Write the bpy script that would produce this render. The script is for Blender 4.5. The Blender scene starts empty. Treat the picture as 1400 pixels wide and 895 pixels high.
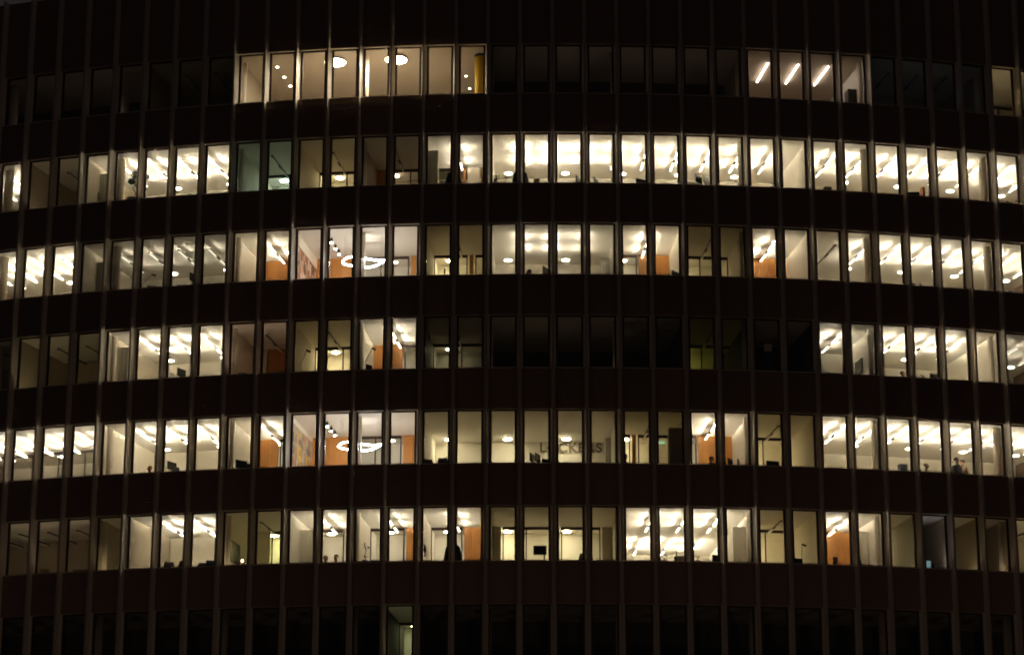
import bpy, bmesh, math, random
from mathutils import Vector, Matrix
random.seed(7)
S = bpy.context.scene
COL = S.collection

# ------------------------------------------------------------------ camera
EYE = 1.7
cam = bpy.data.cameras.new('camera'); camo = bpy.data.objects.new('camera', cam); COL.objects.link(camo)
cam.sensor_fit = 'HORIZONTAL'; cam.sensor_width = 36.0
cam.lens = 3402.95 / 1400 * 36.0
cam.clip_start = 0.5; cam.clip_end = 3000
PITCH, YAW, ROLL = 0.2823, -0.0097, 0.0023
camo.matrix_world = (Matrix.Translation((-0.3827, 0, EYE)) @ Matrix.Rotation(-YAW, 4, 'Z')
                     @ Matrix.Rotation(math.pi/2 + PITCH, 4, 'X') @ Matrix.Rotation(-ROLL, 4, 'Z').inverted())
S.camera = camo

# ------------------------------------------------------------------ night sky (city glow on low cloud), no sun
w = bpy.data.worlds.new('World'); S.world = w; w.use_nodes = True
nt = w.node_tree; bg = nt.nodes['Background']
bg.inputs['Color'].default_value = (0.80, 0.66, 0.68, 1); bg.inputs['Strength'].default_value = 0.020
S.view_settings.view_transform = 'Standard'; S.view_settings.look = 'None'
S.view_settings.exposure = 0; S.view_settings.gamma = 1; S.view_settings.use_curve_mapping = False
S.render.engine = 'CYCLES'
cy = S.cycles
cy.max_bounces = 8; cy.diffuse_bounces = 6; cy.glossy_bounces = 3; cy.transmission_bounces = 4; cy.transparent_max_bounces = 20
cy.caustics_reflective = False; cy.caustics_refractive = False; cy.sample_clamp_indirect = 60
cy.light_sampling_threshold = 0.0005; cy.use_light_tree = True; cy.use_denoising = True; cy.filter_width = 1.9

# ------------------------------------------------------------------ building grid: polar about (0, D+R)
D, R, I0, BAY, FH, GH = 93.854, 71.228, 17.257, 1.3, 3.8126, 2.05
TOP = EYE + 42.9125
CY = D + R
def head(r): return TOP - r*FH
def sill(r): return head(r) - GH
def ceil(r): return head(r) + 0.05
def floor(r): return sill(r) - 0.75
def ang(b): return (b - I0)*BAY/R
def P(b, d, z):
    a = ang(b); return Vector(((R-d)*math.sin(a), CY-(R-d)*math.cos(a), z))
BL, BR = -2, 34            # bays built

# ------------------------------------------------------------------ materials
MATS = {}
def nodes_mat(name):
    m = bpy.data.materials.new(name); m.use_nodes = True
    return m, m.node_tree.nodes, m.node_tree.links, m.node_tree.nodes['Principled BSDF']
def mat(name, col, rough=0.6, metal=0.0, var=0.12, scale=6.0, bump=0.0, stretch=(1, 1, 1), spec=0.5):
    if name in MATS: return MATS[name]
    m, n, l, p = nodes_mat(name)
    p.inputs['Roughness'].default_value = rough; p.inputs['Metallic'].default_value = metal
    p.inputs['Specular IOR Level'].default_value = spec
    tc = n.new('ShaderNodeTexCoord'); mp = n.new('ShaderNodeMapping'); mp.inputs['Scale'].default_value = stretch
    nz = n.new('ShaderNodeTexNoise'); nz.inputs['Scale'].default_value = scale; nz.inputs['Detail'].default_value = 5
    l.new(tc.outputs['Object'], mp.inputs[0]); l.new(mp.outputs[0], nz.inputs['Vector'])
    oi = n.new('ShaderNodeObjectInfo')
    ad = n.new('ShaderNodeMath'); ad.operation = 'ADD'; l.new(nz.outputs['Fac'], ad.inputs[0])
    ml = n.new('ShaderNodeMath'); ml.operation = 'MULTIPLY_ADD'; l.new(oi.outputs['Random'], ml.inputs[0])
    ml.inputs[1].default_value = 0.5; ml.inputs[2].default_value = -0.25; l.new(ml.outputs[0], ad.inputs[1])
    cr = n.new('ShaderNodeMix'); cr.data_type = 'RGBA'
    cr.inputs[6].default_value = tuple(c*(1-var) for c in col)+(1,)
    cr.inputs[7].default_value = tuple(min(1, c*(1+var)) for c in col)+(1,)
    l.new(ad.outputs[0], cr.inputs[0]); l.new(cr.outputs[2], p.inputs['Base Color'])
    if bump:
        bp = n.new('ShaderNodeBump'); bp.inputs['Strength'].default_value = bump; bp.inputs['Distance'].default_value = 0.02
        l.new(nz.outputs['Fac'], bp.inputs['Height']); l.new(bp.outputs[0], p.inputs['Normal'])
    MATS[name] = m; return m
def emit(col, s, name='lamp'):
    k = (name, col, round(s, 3))
    if k in MATS: return MATS[k]
    m, n, l, p = nodes_mat(name + '_glow')
    p.inputs['Base Color'].default_value = (.8, .8, .8, 1)
    p.inputs['Emission Color'].default_value = col+(1,); p.inputs['Emission Strength'].default_value = s
    MATS[k] = m; return m
def glass_mat(name, tint, f0, rough=0.0, ior=1.5):
    m = bpy.data.materials.new(name); m.use_nodes = True; n = m.node_tree.nodes; l = m.node_tree.links; n.clear()
    o = n.new('ShaderNodeOutputMaterial'); tr = n.new('ShaderNodeBsdfTransparent'); gl = n.new('ShaderNodeBsdfGlossy')
    tr.inputs[0].default_value = tint+(1,); gl.inputs['Roughness'].default_value = rough
    fr = n.new('ShaderNodeLayerWeight'); fr.inputs['Blend'].default_value = .5      # Schlick on a thin sheet, the same from both sides
    pw_ = n.new('ShaderNodeMath'); pw_.operation = 'POWER'; pw_.inputs[1].default_value = 5; l.new(fr.outputs['Facing'], pw_.inputs[0])
    mu = n.new('ShaderNodeMath'); mu.operation = 'MULTIPLY_ADD'; mu.inputs[1].default_value = .9*f0; mu.inputs[2].default_value = .04*f0; l.new(pw_.outputs[0], mu.inputs[0])
    mx = n.new('ShaderNodeMixShader'); l.new(mu.outputs[0], mx.inputs[0]); l.new(tr.outputs[0], mx.inputs[1]); l.new(gl.outputs[0], mx.inputs[2])
    l.new(mx.outputs[0], o.inputs[0]); MATS[name] = m; return m
def ceiling_mat(name, col, joint):
    m, n, l, p = nodes_mat(name); p.inputs['Roughness'].default_value = .75
    ge = n.new('ShaderNodeNewGeometry'); sep = n.new('ShaderNodeSeparateXYZ'); l.new(ge.outputs['Position'], sep.inputs[0])
    def mth(op, a, b=None):
        q = n.new('ShaderNodeMath'); q.operation = op
        for i, v in enumerate((a, b)):
            if v is None: continue
            if isinstance(v, (int, float)): q.inputs[i].default_value = v
            else: l.new(v, q.inputs[i])
        return q.outputs[0]
    dy = mth('SUBTRACT', sep.outputs[1], CY)
    rr = mth('SQRT', mth('ADD', mth('MULTIPLY', sep.outputs[0], sep.outputs[0]), mth('MULTIPLY', dy, dy)))
    fr = mth('FRACT', mth('DIVIDE', rr, 0.30)); ln = mth('LESS_THAN', fr, 0.09)
    nz = n.new('ShaderNodeTexNoise'); nz.inputs['Scale'].default_value = 1.3
    mx = n.new('ShaderNodeMix'); mx.data_type = 'RGBA'; mx.inputs[6].default_value = tuple(c*.93 for c in col)+(1,); mx.inputs[7].default_value = col+(1,)
    l.new(nz.outputs['Fac'], mx.inputs[0])
    m2 = n.new('ShaderNodeMix'); m2.data_type = 'RGBA'; l.new(mx.outputs[2], m2.inputs[6]); m2.inputs[7].default_value = tuple(c*joint for c in col)+(1,)
    l.new(ln, m2.inputs[0]); l.new(m2.outputs[2], p.inputs['Base Color']); MATS[name] = m; return m

M_FIN = mat('bronze_fin', (.36, .31, .26), .5, .0, .10, 3, .05)
M_REV = mat('reveal_metal', (.72, .65, .55), .5, .0, .08, 5)
M_FRAME = mat('dark_frame', (.055, .032, .024), .45, .2, .15, 8)
M_SPAN = mat('spandrel_brown', (.27, .185, .14), .6, .05, .22, 1.2, .1)
M_ROOF = mat('roof_grey', (.12, .11, .10), .8)
M_GLASS = glass_mat('window_glass', (.95, .96, .93), .55)
M_PGLASS = glass_mat('partition_glass', (.90, .95, .90), 0.8)
M_WALL = mat('wall_cream', (.82, .775, .675), .8, 0, .04, 2)
M_WALLG = mat('wall_grey', (.48, .47, .43), .8, 0, .05, 2)
M_WALLB = mat('wall_brown', (.46, .40, .31), .8, 0, .06, 2)
M_CEIL = ceiling_mat('ceiling_white', (.85, .82, .75), .84)
M_CEILB = ceiling_mat('ceiling_beige', (.52, .45, .37), .95)
M_CARPET = mat('carpet', (.42, .38, .32), .95, 0, .2, 40)
M_WOOD = mat('orange_wood', (.56, .25, .065), .45, 0, .28, 5, .05, (9, 9, .6))
M_LAMP = mat('lamp_body', (.10, .085, .075), .5, .3)
M_BLACK = mat('black_plastic', (.018, .018, .02), .45)
M_GREYP = mat('grey_plastic', (.32, .31, .29), .5)
M_WHITEP = mat('white_laminate', (.70, .67, .60), .5, 0, .04, 3)
M_UNLITW = mat('wall_unlit', (.10, .09, .08), .85)  # shade of the unlit rooms put into the wall colour
M_COLUMN = mat('column_plaster', (.84, .77, .66), .8, 0, .05, 3)
M_YELLOW = mat('yellow_paint', (.78, .48, .02), .6, 0, .06, 3)
M_LEAF = mat('leaf_green', (.035, .07, .02), .6, 0, .4, 12)
M_BARK = mat('bark', (.10, .065, .04), .9, 0, .3, 20)
M_POT = mat('pot_clay', (.35, .30, .26), .7)
M_CARD = mat('cardboard', (.40, .28, .16), .85)

# ------------------------------------------------------------------ mesh helpers
class MB:
    def __init__(s): s.v = []; s.f = []; s.m = []
    def add(s, vs, fs, mi=0):
        k = len(s.v); s.v += [tuple(x) for x in vs]; s.f += [tuple(i+k for i in q) for q in fs]; s.m += [mi]*len(fs)
    def box(s, x0, x1, y0, y1, z0, z1, mi=0):
        s.add([(x, y, z) for z in (z0, z1) for y in (y0, y1) for x in (x0, x1)],
              [(0, 2, 3, 1), (4, 5, 7, 6), (0, 1, 5, 4), (2, 6, 7, 3), (0, 4, 6, 2), (1, 3, 7, 5)], mi); return s
    def cyl(s, p, q, r0, r1=None, n=10, mi=0, cap=True):
        p = Vector(p); q = Vector(q); r1 = r0 if r1 is None else r1
        ax = (q-p).normalized(); u = ax.orthogonal().normalized(); t = ax.cross(u)
        vs = []
        for c, r in ((p, r0), (q, r1)):
            for k in range(n):
                a = 2*math.pi*k/n; vs.append(c+u*(r*math.cos(a))+t*(r*math.sin(a)))
        fs = [(k, (k+1) % n, n+(k+1) % n, n+k) for k in range(n)]
        if cap: fs += [tuple(reversed(range(n))), tuple(range(n, 2*n))]
        s.add(vs, fs, mi); return s
    def tube(s, pts, r, n=8, closed=False, mi=0):
        pts = [Vector(p) for p in pts]; N = len(pts); vs = []; fs = []
        for i, p in enumerate(pts):
            a = pts[(i-1) % N] if (closed or i) else p; b = pts[(i+1) % N] if (closed or i < N-1) else p
            ax = (b-a).normalized(); u = ax.cross(Vector((0, 0, 1)))
            u = u.normalized() if u.length > 1e-4 else Vector((1, 0, 0)); t = u.cross(ax)
            rr = r[i] if isinstance(r, (list, tuple)) else r
            vs += [p+u*(rr*math.cos(2*math.pi*k/n))+t*(rr*math.sin(2*math.pi*k/n)) for k in range(n)]
        for i in range(N if closed else N-1):
            j = (i+1) % N
            fs += [(i*n+k, i*n+(k+1) % n, j*n+(k+1) % n, j*n+k) for k in range(n)]
        if not closed: fs += [tuple(reversed(range(n))), tuple(range((N-1)*n, N*n))]
        s.add(vs, fs, mi); return s
    def ell(s, c, rx, ry, rz, nu=12, nv=8, mi=0, v0=0.0, v1=1.0):
        vs = []; fs = []
        for j in range(nv+1):
            th = math.pi*(v0+(v1-v0)*j/nv)
            for i in range(nu):
                ph = 2*math.pi*i/nu
                vs.append((c[0]+rx*math.sin(th)*math.cos(ph), c[1]+ry*math.sin(th)*math.sin(ph), c[2]+rz*math.cos(th)))
        for j in range(nv):
            for i in range(nu): fs.append((j*nu+i, (j+1)*nu+i, (j+1)*nu+(i+1) % nu, j*nu+(i+1) % nu))
        s.add(vs, fs, mi); return s
    def pbox(s, b0, b1, d0, d1, z0, z1, mi=0, step=0.5, top=None, bot=None):
        n = max(1, int(math.ceil((b1-b0)/step))); k = len(s.v)
        for i in range(n+1):
            b = b0+(b1-b0)*i/n
            s.v += [tuple(P(b, d0, z0)), tuple(P(b, d1, z0)), tuple(P(b, d1, z1)), tuple(P(b, d0, z1))]
        top = mi if top is None else top; bot = mi if bot is None else bot
        for i in range(n):
            a = k+4*i; c = a+4
            s.f += [(a, c, c+3, a+3), (a+1, a+2, c+2, c+1), (a+3, c+3, c+2, a+2), (a, a+1, c+1, c)]; s.m += [mi, mi, top, bot]
        s.f += [(k, k+3, k+2, k+1), (k+4*n, k+4*n+1, k+4*n+2, k+4*n+3)]; s.m += [mi, mi]; return s
    def mesh(s, name, mats, smooth=False):
        me = bpy.data.meshes.new(name); me.from_pydata(s.v, [], s.f); me.update()
        for m in (mats if isinstance(mats, (list, tuple)) else [mats]): me.materials.append(m)
        me.polygons.foreach_set('material_index', s.m)
        if smooth: me.polygons.foreach_set('use_smooth', [True]*len(s.f))
        return me
    def build(s, name, mats, parent=None, smooth=False): return obj(name, s.mesh(name, mats, smooth), parent)
def obj(name, me, parent=None, loc=(0, 0, 0), rz=0.0):
    o = bpy.data.objects.new(name, me); COL.objects.link(o); o.location = loc; o.rotation_euler = (0, 0, rz)
    if parent: o.parent = parent
    return o
def tag(o, label, cat, group=None):
    o['label'] = label; o['category'] = cat
    if group: o['group'] = group
    return o
def thing(name, label, cat, b, d, z, rz=0.0, group=None):
    return tag(obj(name, None, None, P(b, d, z), ang(b)+rz), label, cat, group)

ORD = ['', 'first', 'second', 'third', 'fourth', 'fifth', 'sixth', 'seventh', 'eighth', 'ninth', 'tenth', 'eleventh', 'twelfth', 'thirteenth',
       'fourteenth', 'fifteenth', 'sixteenth', 'seventeenth', 'eighteenth', 'nineteenth', 'twentieth', 'twenty-first']
ST = {1: 'top storey', 2: 'second storey down', 3: 'third storey down', 4: 'fourth storey down', 5: 'fifth storey down', 6: 'sixth storey down', 7: 'lowest storey'}
def where(r, b):
    """which window one looks through to see bay coordinate b"""
    k = math.floor(b+.5) if abs(b-math.floor(b)-.5) > .01 else (int(b+.5) if b < 17 else int(b-.5))
    lo = 1 if r == 6 else 0
    if b == 16.5: return 'mullion left of seventeenth window from right, %s' % ST[r]
    if k < lo: return '%s bay past left picture edge, %s' % (ORD[lo-k], ST[r])
    if k > 32: return '%s bay past right picture edge, %s' % (ORD[k-32], ST[r])
    if k <= 16:
        return '%s window from left, %s' % (ORD[max(1, min(21, k-lo+1))], ST[r])
    return '%s window from right, %s' % (ORD[max(1, min(21, 33-k))], ST[r])

# ------------------------------------------------------------------ ground
g = MB(); g.box(-400, 400, -200, 500, -0.3, 0.0)
o = g.build('ground', mat('asphalt', (.05, .05, .05), .9, 0, .2, 2)); o['kind'] = 'structure'
# pavement between street and building
g = MB(); g.pbox(-6, 40, -6.0, -0.5, 0.004, 0.13)
o = g.build('pavement', mat('pavement_stone', (.24, .23, .21), .85, 0, .15, 3)); o['kind'] = 'structure'

# ------------------------------------------------------------------ office building: facade
B = tag(obj('office_building', None, None, (0, D, 0)), 'dark curved office block with vertical fins and rows of lit windows', 'building')
def part(o, parent=B):
    o.parent = parent
    m = Matrix.Translation(parent.location) @ parent.rotation_euler.to_matrix().to_4x4()
    o.matrix_parent_inverse = m.inverted(); return o
# fin: flange plus tapered blade, full height
z0, z1 = 0.13, 44.24
fm = MB()
prof = [(-.118, .06), (-.118, -.03), (-.058, -.18), (-.052, -.20), (-.038, -.44), (.038, -.44), (.052, -.20), (.058, -.18), (.118, -.03), (.118, .06)]
NP = len(prof)
fm.add([(x, y, z) for z in (z0, z1) for x, y in prof], [tuple(reversed(range(NP))), tuple(range(NP, 2*NP))]+[(k, (k+1) % NP, NP+(k+1) % NP, NP+k) for k in range(NP)])
for k_ in (1, 2, 3, 5, 6, 7): fm.m[2+k_] = 1      # pale splayed reveals; blade sides paled too, in place of window light
fme = fm.mesh('fin', [M_FIN, M_REV])
for k in range(BL, BR+2):
    part(obj('fin', fme, None, P(k-.5, 0, 0), ang(k-.5)))
def spandrel_mesh(h):
    m = MB(); hw = .60; pitch = .082; n = int(h/pitch); pitch = h/n; pr = []
    for i in range(n):
        z = i*pitch; pr += [(-.118, z), (-.118, z+pitch*.3), (-.15, z+pitch*.36), (-.15, z+pitch)]
    vs = [(x, y, z) for y, z in pr for x in (-hw, hw)]
    k = len(vs); vs += [(-hw, .04, 0), (hw, .04, 0), (-hw, .04, h), (hw, .04, h)]
    fs = [(2*i, 2*i+1, 2*i+3, 2*i+2) for i in range(len(pr)-1)]
    fs += [(k, k+2, k+3, k+1), (k-2, k-1, k+3, k+2), (0, k, k+1, 1)]
    m.add(vs, fs); return m.mesh('spandrel', M_SPAN)
SP = spandrel_mesh(FH-GH-.12)
PAR = spandrel_mesh(44.2-head(1)-.06)
for b in range(BL, BR+1):
    part(obj('parapet_panel', PAR, None, P(b, 0, head(1)+.06), ang(b)))
    for r in range(1, 8):
        part(obj('spandrel', SP, None, P(b, 0, sill(r)-.06-(FH-GH-.12)), ang(b)))
# window: reveal lining + dark frame, with pane and sill below it in the tree
rv = MB(); hw, hr = .456, .534; zt, zb = 0.0, -GH
def ring(m, xi, xo, zi0, zi1, zo0, zo1, y0, y1, mi):
    m.box(-xo, -xi, y0, y1, zo0, zo1, mi); m.box(xi, xo, y0, y1, zo0, zo1, mi)
    m.box(-xi, xi, y0, y1, zi1, zo1, mi); m.box(-xi, xi, y0, y1, zo0, zi0, mi)
rv.box(-.56, .56, -.16, -.022, zt+.05, zt+.0585, 0)                            # pale lining of the lintel
ring(rv, hw, hr-.002, zb, zt, zb-.05, zt+.05, -.022, .05, 1)                 # dark casement frame
WME = rv.mesh('window', [M_REV, M_FRAME])
PME = MB().box(-hw+.001, hw-.001, .004, .022, zb+.001, zt-.001).mesh('pane', M_GLASS)
SME = MB().box(-hr-.02, hr+.02, -.19, -.024, zb-.078, zb-.05).mesh('sill', M_REV)
for r in range(1, 8):
    for b in range(BL, BR+1):
        wo = part(obj('window', WME, None, P(b, 0, head(r)), ang(b)))
        obj('pane', PME, wo); obj('sill', SME, wo)
# storeys below the picture and the shell that closes the block
lo = MB()
for b in range(BL, BR+1):
    for zz0, zz1, dd in ((0.13, 4.2, .15), (4.2, 6.4, -.05), (6.4, 8.3, .1), (8.3, 10.1, -.05), (10.1, 12.1, .1), (12.1, sill(7)-.06-(FH-GH-.12), -.05)):
        lo.pbox(b-.5, b+.5, dd, dd+.3, zz0, zz1, step=1)
part(lo.build('lower_storeys', M_SPAN))
DEEP = 11.0
sh = MB(); sh.pbox(BL-.5, BR+.5, .1, DEEP+3, 44.0, 44.3); part(sh.build('roof', M_ROOF))
sh = MB(); sh.pbox(BL-.5, BR+.5, .1, DEEP+.3, head(1)+.40, head(1)+.60); part(sh.build('roof_slab', M_ROOF))
sh = MB(); sh.pbox(BL-.5, BR+.5, DEEP, DEEP+.3, 0.13, 44.0); part(sh.build('core_wall', M_WALLG))
for b in (BL-.62, BR+.55):
    sh = MB(); sh.pbox(b, b+.07, -.1, DEEP+.3, 0.13, 44.2); part(sh.build('end_wall', M_SPAN))
for r in range(0, 8):
    # slab between the ceiling of storey r+1 and the floor of storey r
    zb_ = ceil(r+1); zt_ = floor(r) if r else head(1)+.30
    if r == 7: zb_ = zt_-.9
    sh = MB(); sh.pbox(BL-.5, BR+.5, .055, DEEP, zb_, zt_, mi=0, top=1, bot=0)
    part(sh.build('floor_slab', [M_CEIL, M_CARPET]))

# ------------------------------------------------------------------ interior builders
WARM = (1.0, .88, .70)
LAMPS_UP, LAMPS_DN = 350.0, 7.0
LMESH = {}
def pendant(r, b, pw, col=WARM, d0=1.13, hang=.20):
    """linear pendant at right angles to the facade: two lit ends, dark middle, light up and down"""
    t = thing('pendant_lamp', '%s linear pendant lamp, %s' % ('lit' if pw > .12 else 'dim', where(r, b)) + (', deep in the room' if d0 > 4 else ''), 'lamp', b, d0, head(r)-hang, 0, 'linear pendant lamps')
    key = round(pw, 3), col, hang
    if key not in LMESH:
        e1 = emit(col, max(LAMPS_DN*pw, .0)); e2 = emit(col, max(LAMPS_UP*pw, .0))
        body = MB().box(-.042, .042, -.05, 2.46, -.012, .0)
        for x in (-.042, .039): body.box(x, x+.003, -.05, 2.46, .0, .036)                     # side lips hide the strips from below
        body.box(-.029, .029, -.05, 2.46, .048, .052)                                        # cap: light leaves sideways, low over the ceiling
        for y in (-.05, .45, .93, 1.45, 1.95, 2.44): body.box(-.007, .007, y, y+.015 if y not in (.93,) else 1.40, .0, .048)
        body = body.mesh('lamp_body', M_LAMP)
        di = MB().box(-.031, .031, 0, 1.0, 0, .022).mesh('diffuser', e1)
        up = MB()
        for x in (-.008, .008): up.add([(x, 0, 0), (x, .8, 0), (x, .8, .042), (x, 0, .042)], [(0, 1, 2, 3)])
        up.add([(-.026, 0, .0525), (.026, 0, .0525), (.026, .8, .0525), (-.026, .8, .0525)], [(0, 1, 2, 3)], 1)      # faint strip on top of the cap
        up = up.mesh('uplight', [e2, emit(col, 4.0*pw)])
        cb = MB().cyl((0, 0, 0), (0, 0, hang+.03), .004, n=5).mesh('cable', M_LAMP)
        LMESH[key] = body, di, up, cb
    body, di, up, cb = LMESH[key]
    obj('lamp_body', body, t)
    for y in (.02, 1.50):
        q = obj('diffuser', di, t, (0, y, -.035)); q.scale = (1, .92 if y < 1 else .88, 1)
        obj('uplight', up, t, (0, y+.05, .001))
    for y in (.3, 2.1): obj('cable', cb, t, (0, y, .02))
    return t
RMESH = {}
def roundlamp(r, b, d, pw, col=WARM, rad=.16):
    t = thing('ceiling_lamp', 'round flat ceiling lamp, %s' % where(r, b if d < 3 else b+(.45 if b < 12 else -.45 if b > 22 else 0)), 'lamp', b, d, ceil(r), 0, 'round ceiling lamps')
    key = round(pw, 3), col, rad
    if key not in RMESH:
        a = MB().cyl((0, 0, -.05), (0, 0, -.001), rad+.015, n=20).mesh('housing', M_GREYP)
        e = MB().cyl((0, 0, -.075), (0, 0, -.051), rad, n=20).mesh('diffuser', emit(col, pw, 'round_lamp'))
        RMESH[key] = a, e
    obj('housing', RMESH[key][0], t); obj('diffuser', RMESH[key][1], t); return t
def wall(r, b0, b1, d0, d1, m=M_WALL, name='wall', z0=None, z1=None):
    q = MB(); q.pbox(b0, b1, d0, d1, floor(r)+.001 if z0 is None else z0, ceil(r)-.001 if z1 is None else z1)
    return part(q.build(name, m))
def wood(r, b0, b1, d):
    wdt = .42/BAY; n = max(1, round((b1-b0)/wdt)); s = (b1-b0)/n
    for i in range(n):
        e = .002/BAY
        wall(r, b0+i*s+e, b0+(i+1)*s-e, d+random.uniform(0, .003), d+.05, M_WOOD, 'wood_panel')
    wall(r, b0, b1, d+.055, d+.10, M_FRAME, 'panel_backing')
def glasswall(r, b0, b1, d, n=None):
    zt, zb = ceil(r)-.001, floor(r)+.001
    n = n or max(1, round((b1-b0))); s = (b1-b0)/n
    q = MB(); q.pbox(b0, b1, d, d+.07, zt-.11, zt); q.pbox(b0, b1, d, d+.07, zb, zb+.08)
    for i in range(n+1):
        c = b0+i*s; c = min(max(c, b0+.02), b1-.02); q.pbox(c-.02, c+.02, d+.002, d+.068, zb+.08, zt-.11)
    fr = part(q.build('glass_partition', M_FRAME))
    for i in range(n):
        p = MB(); p.pbox(b0+i*s+.02, b0+(i+1)*s-.02, d+.03, d+.042, zb+.08, zt-.11)
        po = p.build('pane', M_PGLASS); po.parent = fr; po.matrix_parent_inverse = fr.matrix_parent_inverse.copy()
def soffit(r, b0, b1, d1, m): 
    q = MB(); q.pbox(b0, b1, .06, d1, ceil(r)-.012, ceil(r)-.004); part(q.build('ceiling_panel', m))

BOUND = {}
CORR = 5.0
def room(r, b0, b1, pw=0.0, back='W', bd=4.0, deep=None, corr=0.0, col=WARM, ccol=None, wallm=M_WALL, backm=None, ceilm=None, lamps='std', off=(), corrm=None):
    segs = [(back, b0-.5, b1+.5)] if isinstance(back, str) else back
    solid = all(s[0] in 'WO' for s in segs)
    if deep is None: deep = bd+.12 if solid else 5.4
    for k in (b0-.5, b1+.5):
        o = BOUND.get((r, k)); BOUND[(r, k)] = (max(deep, o[0]) if o else deep, wallm if not o or wallm is not M_WALL else o[1])
    for t, s0, s1 in segs:
        if t == 'W': wall(r, s0+.02, s1-.02, bd, bd+.1, backm or wallm, 'back_wall')
        elif t == 'O': wood(r, s0+.03, s1-.03, bd)
        elif t == 'G': glasswall(r, s0+.03, s1-.03, bd)
    if not solid: wall(r, b0-.47, b1+.47, deep, deep+.1, corrm or backm or wallm, 'back_wall')
    if ceilm: soffit(r, b0-.46, b1+.46, deep-.01, ceilm)
    if lamps == 'std':
        ks = [k+.5 for k in range(b0, b1)] or []
    else: ks = list(lamps or [])
    for k in ks: pendant(r, k, 0.0 if k in off else pw, col)
    if corr and not solid:
        for k in range(b0, b1+1):
            if k % 2 == 0: roundlamp(r, 17+(k-17)*.98, 4.6, corr*CORR, ccol or col)

# ------------------------------------------------------------------ rooms, storey by storey
YEL = (1.0, .82, .48); TEAL = (.68, .90, .78); BRN = (1.0, .79, .54); PNK = (1.0, .74, .58); COOL = (.80, .82, 1.0); GRN = (.92, .94, .52)
# top storey
room(1, -2, 4, lamps=None, wallm=M_UNLITW)
room(1, 5, 7, .0, col=YEL, wallm=M_WALLB)
room(1, 8, 15, back='X', deep=9.0, lamps=None, ceilm=M_CEILB, wallm=M_WALLB)
room(1, 16, 23, lamps=None, wallm=M_UNLITW)
room(1, 24, 27, back='X', deep=5.2, lamps=None, ceilm=M_CEILB, wallm=M_WALLB)
room(1, 28, 31, .0, col=COOL, wallm=M_WALLG)
room(1, 32, 34, back='G', wallm=M_WALLB, lamps=None)
# second
room(2, -2, 0, 1.0, back='X', corr=2.5)
room(2, 1, 2, .0, col=BRN, wallm=M_WALLB, lamps=[1.5])
room(2, 3, 7, 1.0, back='X', corr=2.5)
room(2, 8, 9, back='G', corr=12, ccol=TEAL)
room(2, 10, 11, back='G', corr=12, ccol=YEL)
room(2, 12, 13, back=[('O', 11.5, 11.9), ('G', 11.9, 13.5)], corr=9, ccol=BRN, wallm=M_WALLB)
room(2, 14, 15, 1.0, back=[('G', 13.5, 14.45), ('O', 14.45, 14.62), ('W', 14.62, 15.1), ('O', 15.1, 15.5)])
room(2, 16, 25, 1.0, back='X', corr=2.5)
room(2, 26, 34, 1.0, back='X', corr=2.5, deep=6.4)
# third
room(3, -2, 2, 1.0, back='X', corr=2.5, deep=6.0)
room(3, 3, 7, .22, back='X', corr=2, col=(1, .87, .68))
room(3, 8, 9, 1.0, back='O')
room(3, 10, 13, back=[('O', 9.5, 10.75), ('G', 10.75, 12.72), ('O', 12.72, 12.95), ('G', 12.95, 13.5)], corr=2.5, lamps=None)
room(3, 14, 15, back=[('G', 13.5, 14.7), ('O', 14.7, 14.9), ('G', 14.9, 15.5)], corr=13, ccol=YEL)
room(3, 16, 19, .50, back='X', corr=2.5)
room(3, 20, 21, 1.0, back=[('G', 19.5, 20.4), ('O', 20.4, 21.5)], corr=6)
room(3, 22, 23, back='G', corr=8, ccol=YEL)
room(3, 24, 25, 1.0, back='O')
room(3, 26, 34, .85, back='X', corr=2.5, deep=6.4, off=(26.5,))
# fourth
room(4, -2, 0, .0, col=BRN, wallm=M_WALLB, lamps=[-.5])
room(4, 1, 3, .0, col=YEL, wallm=M_WALLB, lamps=[1.5, 2.5])
room(4, 4, 7, 1.0, back='X', corr=2.5)
room(4, 8, 9, .0, back=[('W', 7.5, 7.9), ('O', 7.9, 9.5)], col=PNK)
room(4, 10, 11, back='G', corr=13, ccol=YEL)
room(4, 12, 13, 1.0, back=[('O', 11.5, 12.55), ('G', 12.55, 13.5)], corr=6)
room(4, 14, 15, back='G', corr=4, ccol=YEL, wallm=M_WALLG)
room(4, 16, 21, back='X', lamps=None, wallm=M_UNLITW)
room(4, 22, 23, back='G', corr=2.8, ccol=(.88, .84, .16))
room(4, 24, 25, lamps=None, wallm=M_UNLITW)
room(4, 26, 27, 1.0, bd=4.6)
room(4, 28, 31, 1.0, back='X', corr=2.5, deep=6.2)
room(4, 32, 34, .25, back='X', corr=3, deep=6.2)
# fifth
room(5, -2, 3, .9, back='G', corr=2.5, deep=6.2)
room(5, 4, 7, 1.0, back='X', corr=2.5)
room(5, 8, 9, 1.0, back=[('O', 7.5, 8.4), ('G', 8.4, 8.8), ('O', 8.8, 9.5)], corr=7)
room(5, 10, 13, back=[('O', 9.5, 10.75), ('G', 10.75, 12.55), ('O', 12.55, 13.5)], corr=2.5, lamps=None)
room(5, 14, 19, back='X', corr=12.5, ccol=(1, .86, .58), lamps=None)
room(5, 20, 21, back=[('G', 19.5, 20.1), ('O', 20.1, 20.3), ('G', 20.3, 21.5)], corr=13, ccol=YEL)
room(5, 22, 23, 1.0, back=[('G', 21.5, 22.3), ('O', 22.3, 23.5)], corr=6)
room(5, 24, 25, back='G', corr=17, ccol=YEL)
room(5, 26, 34, 1.0, back='X', corr=2.5, deep=6.4)
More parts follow.
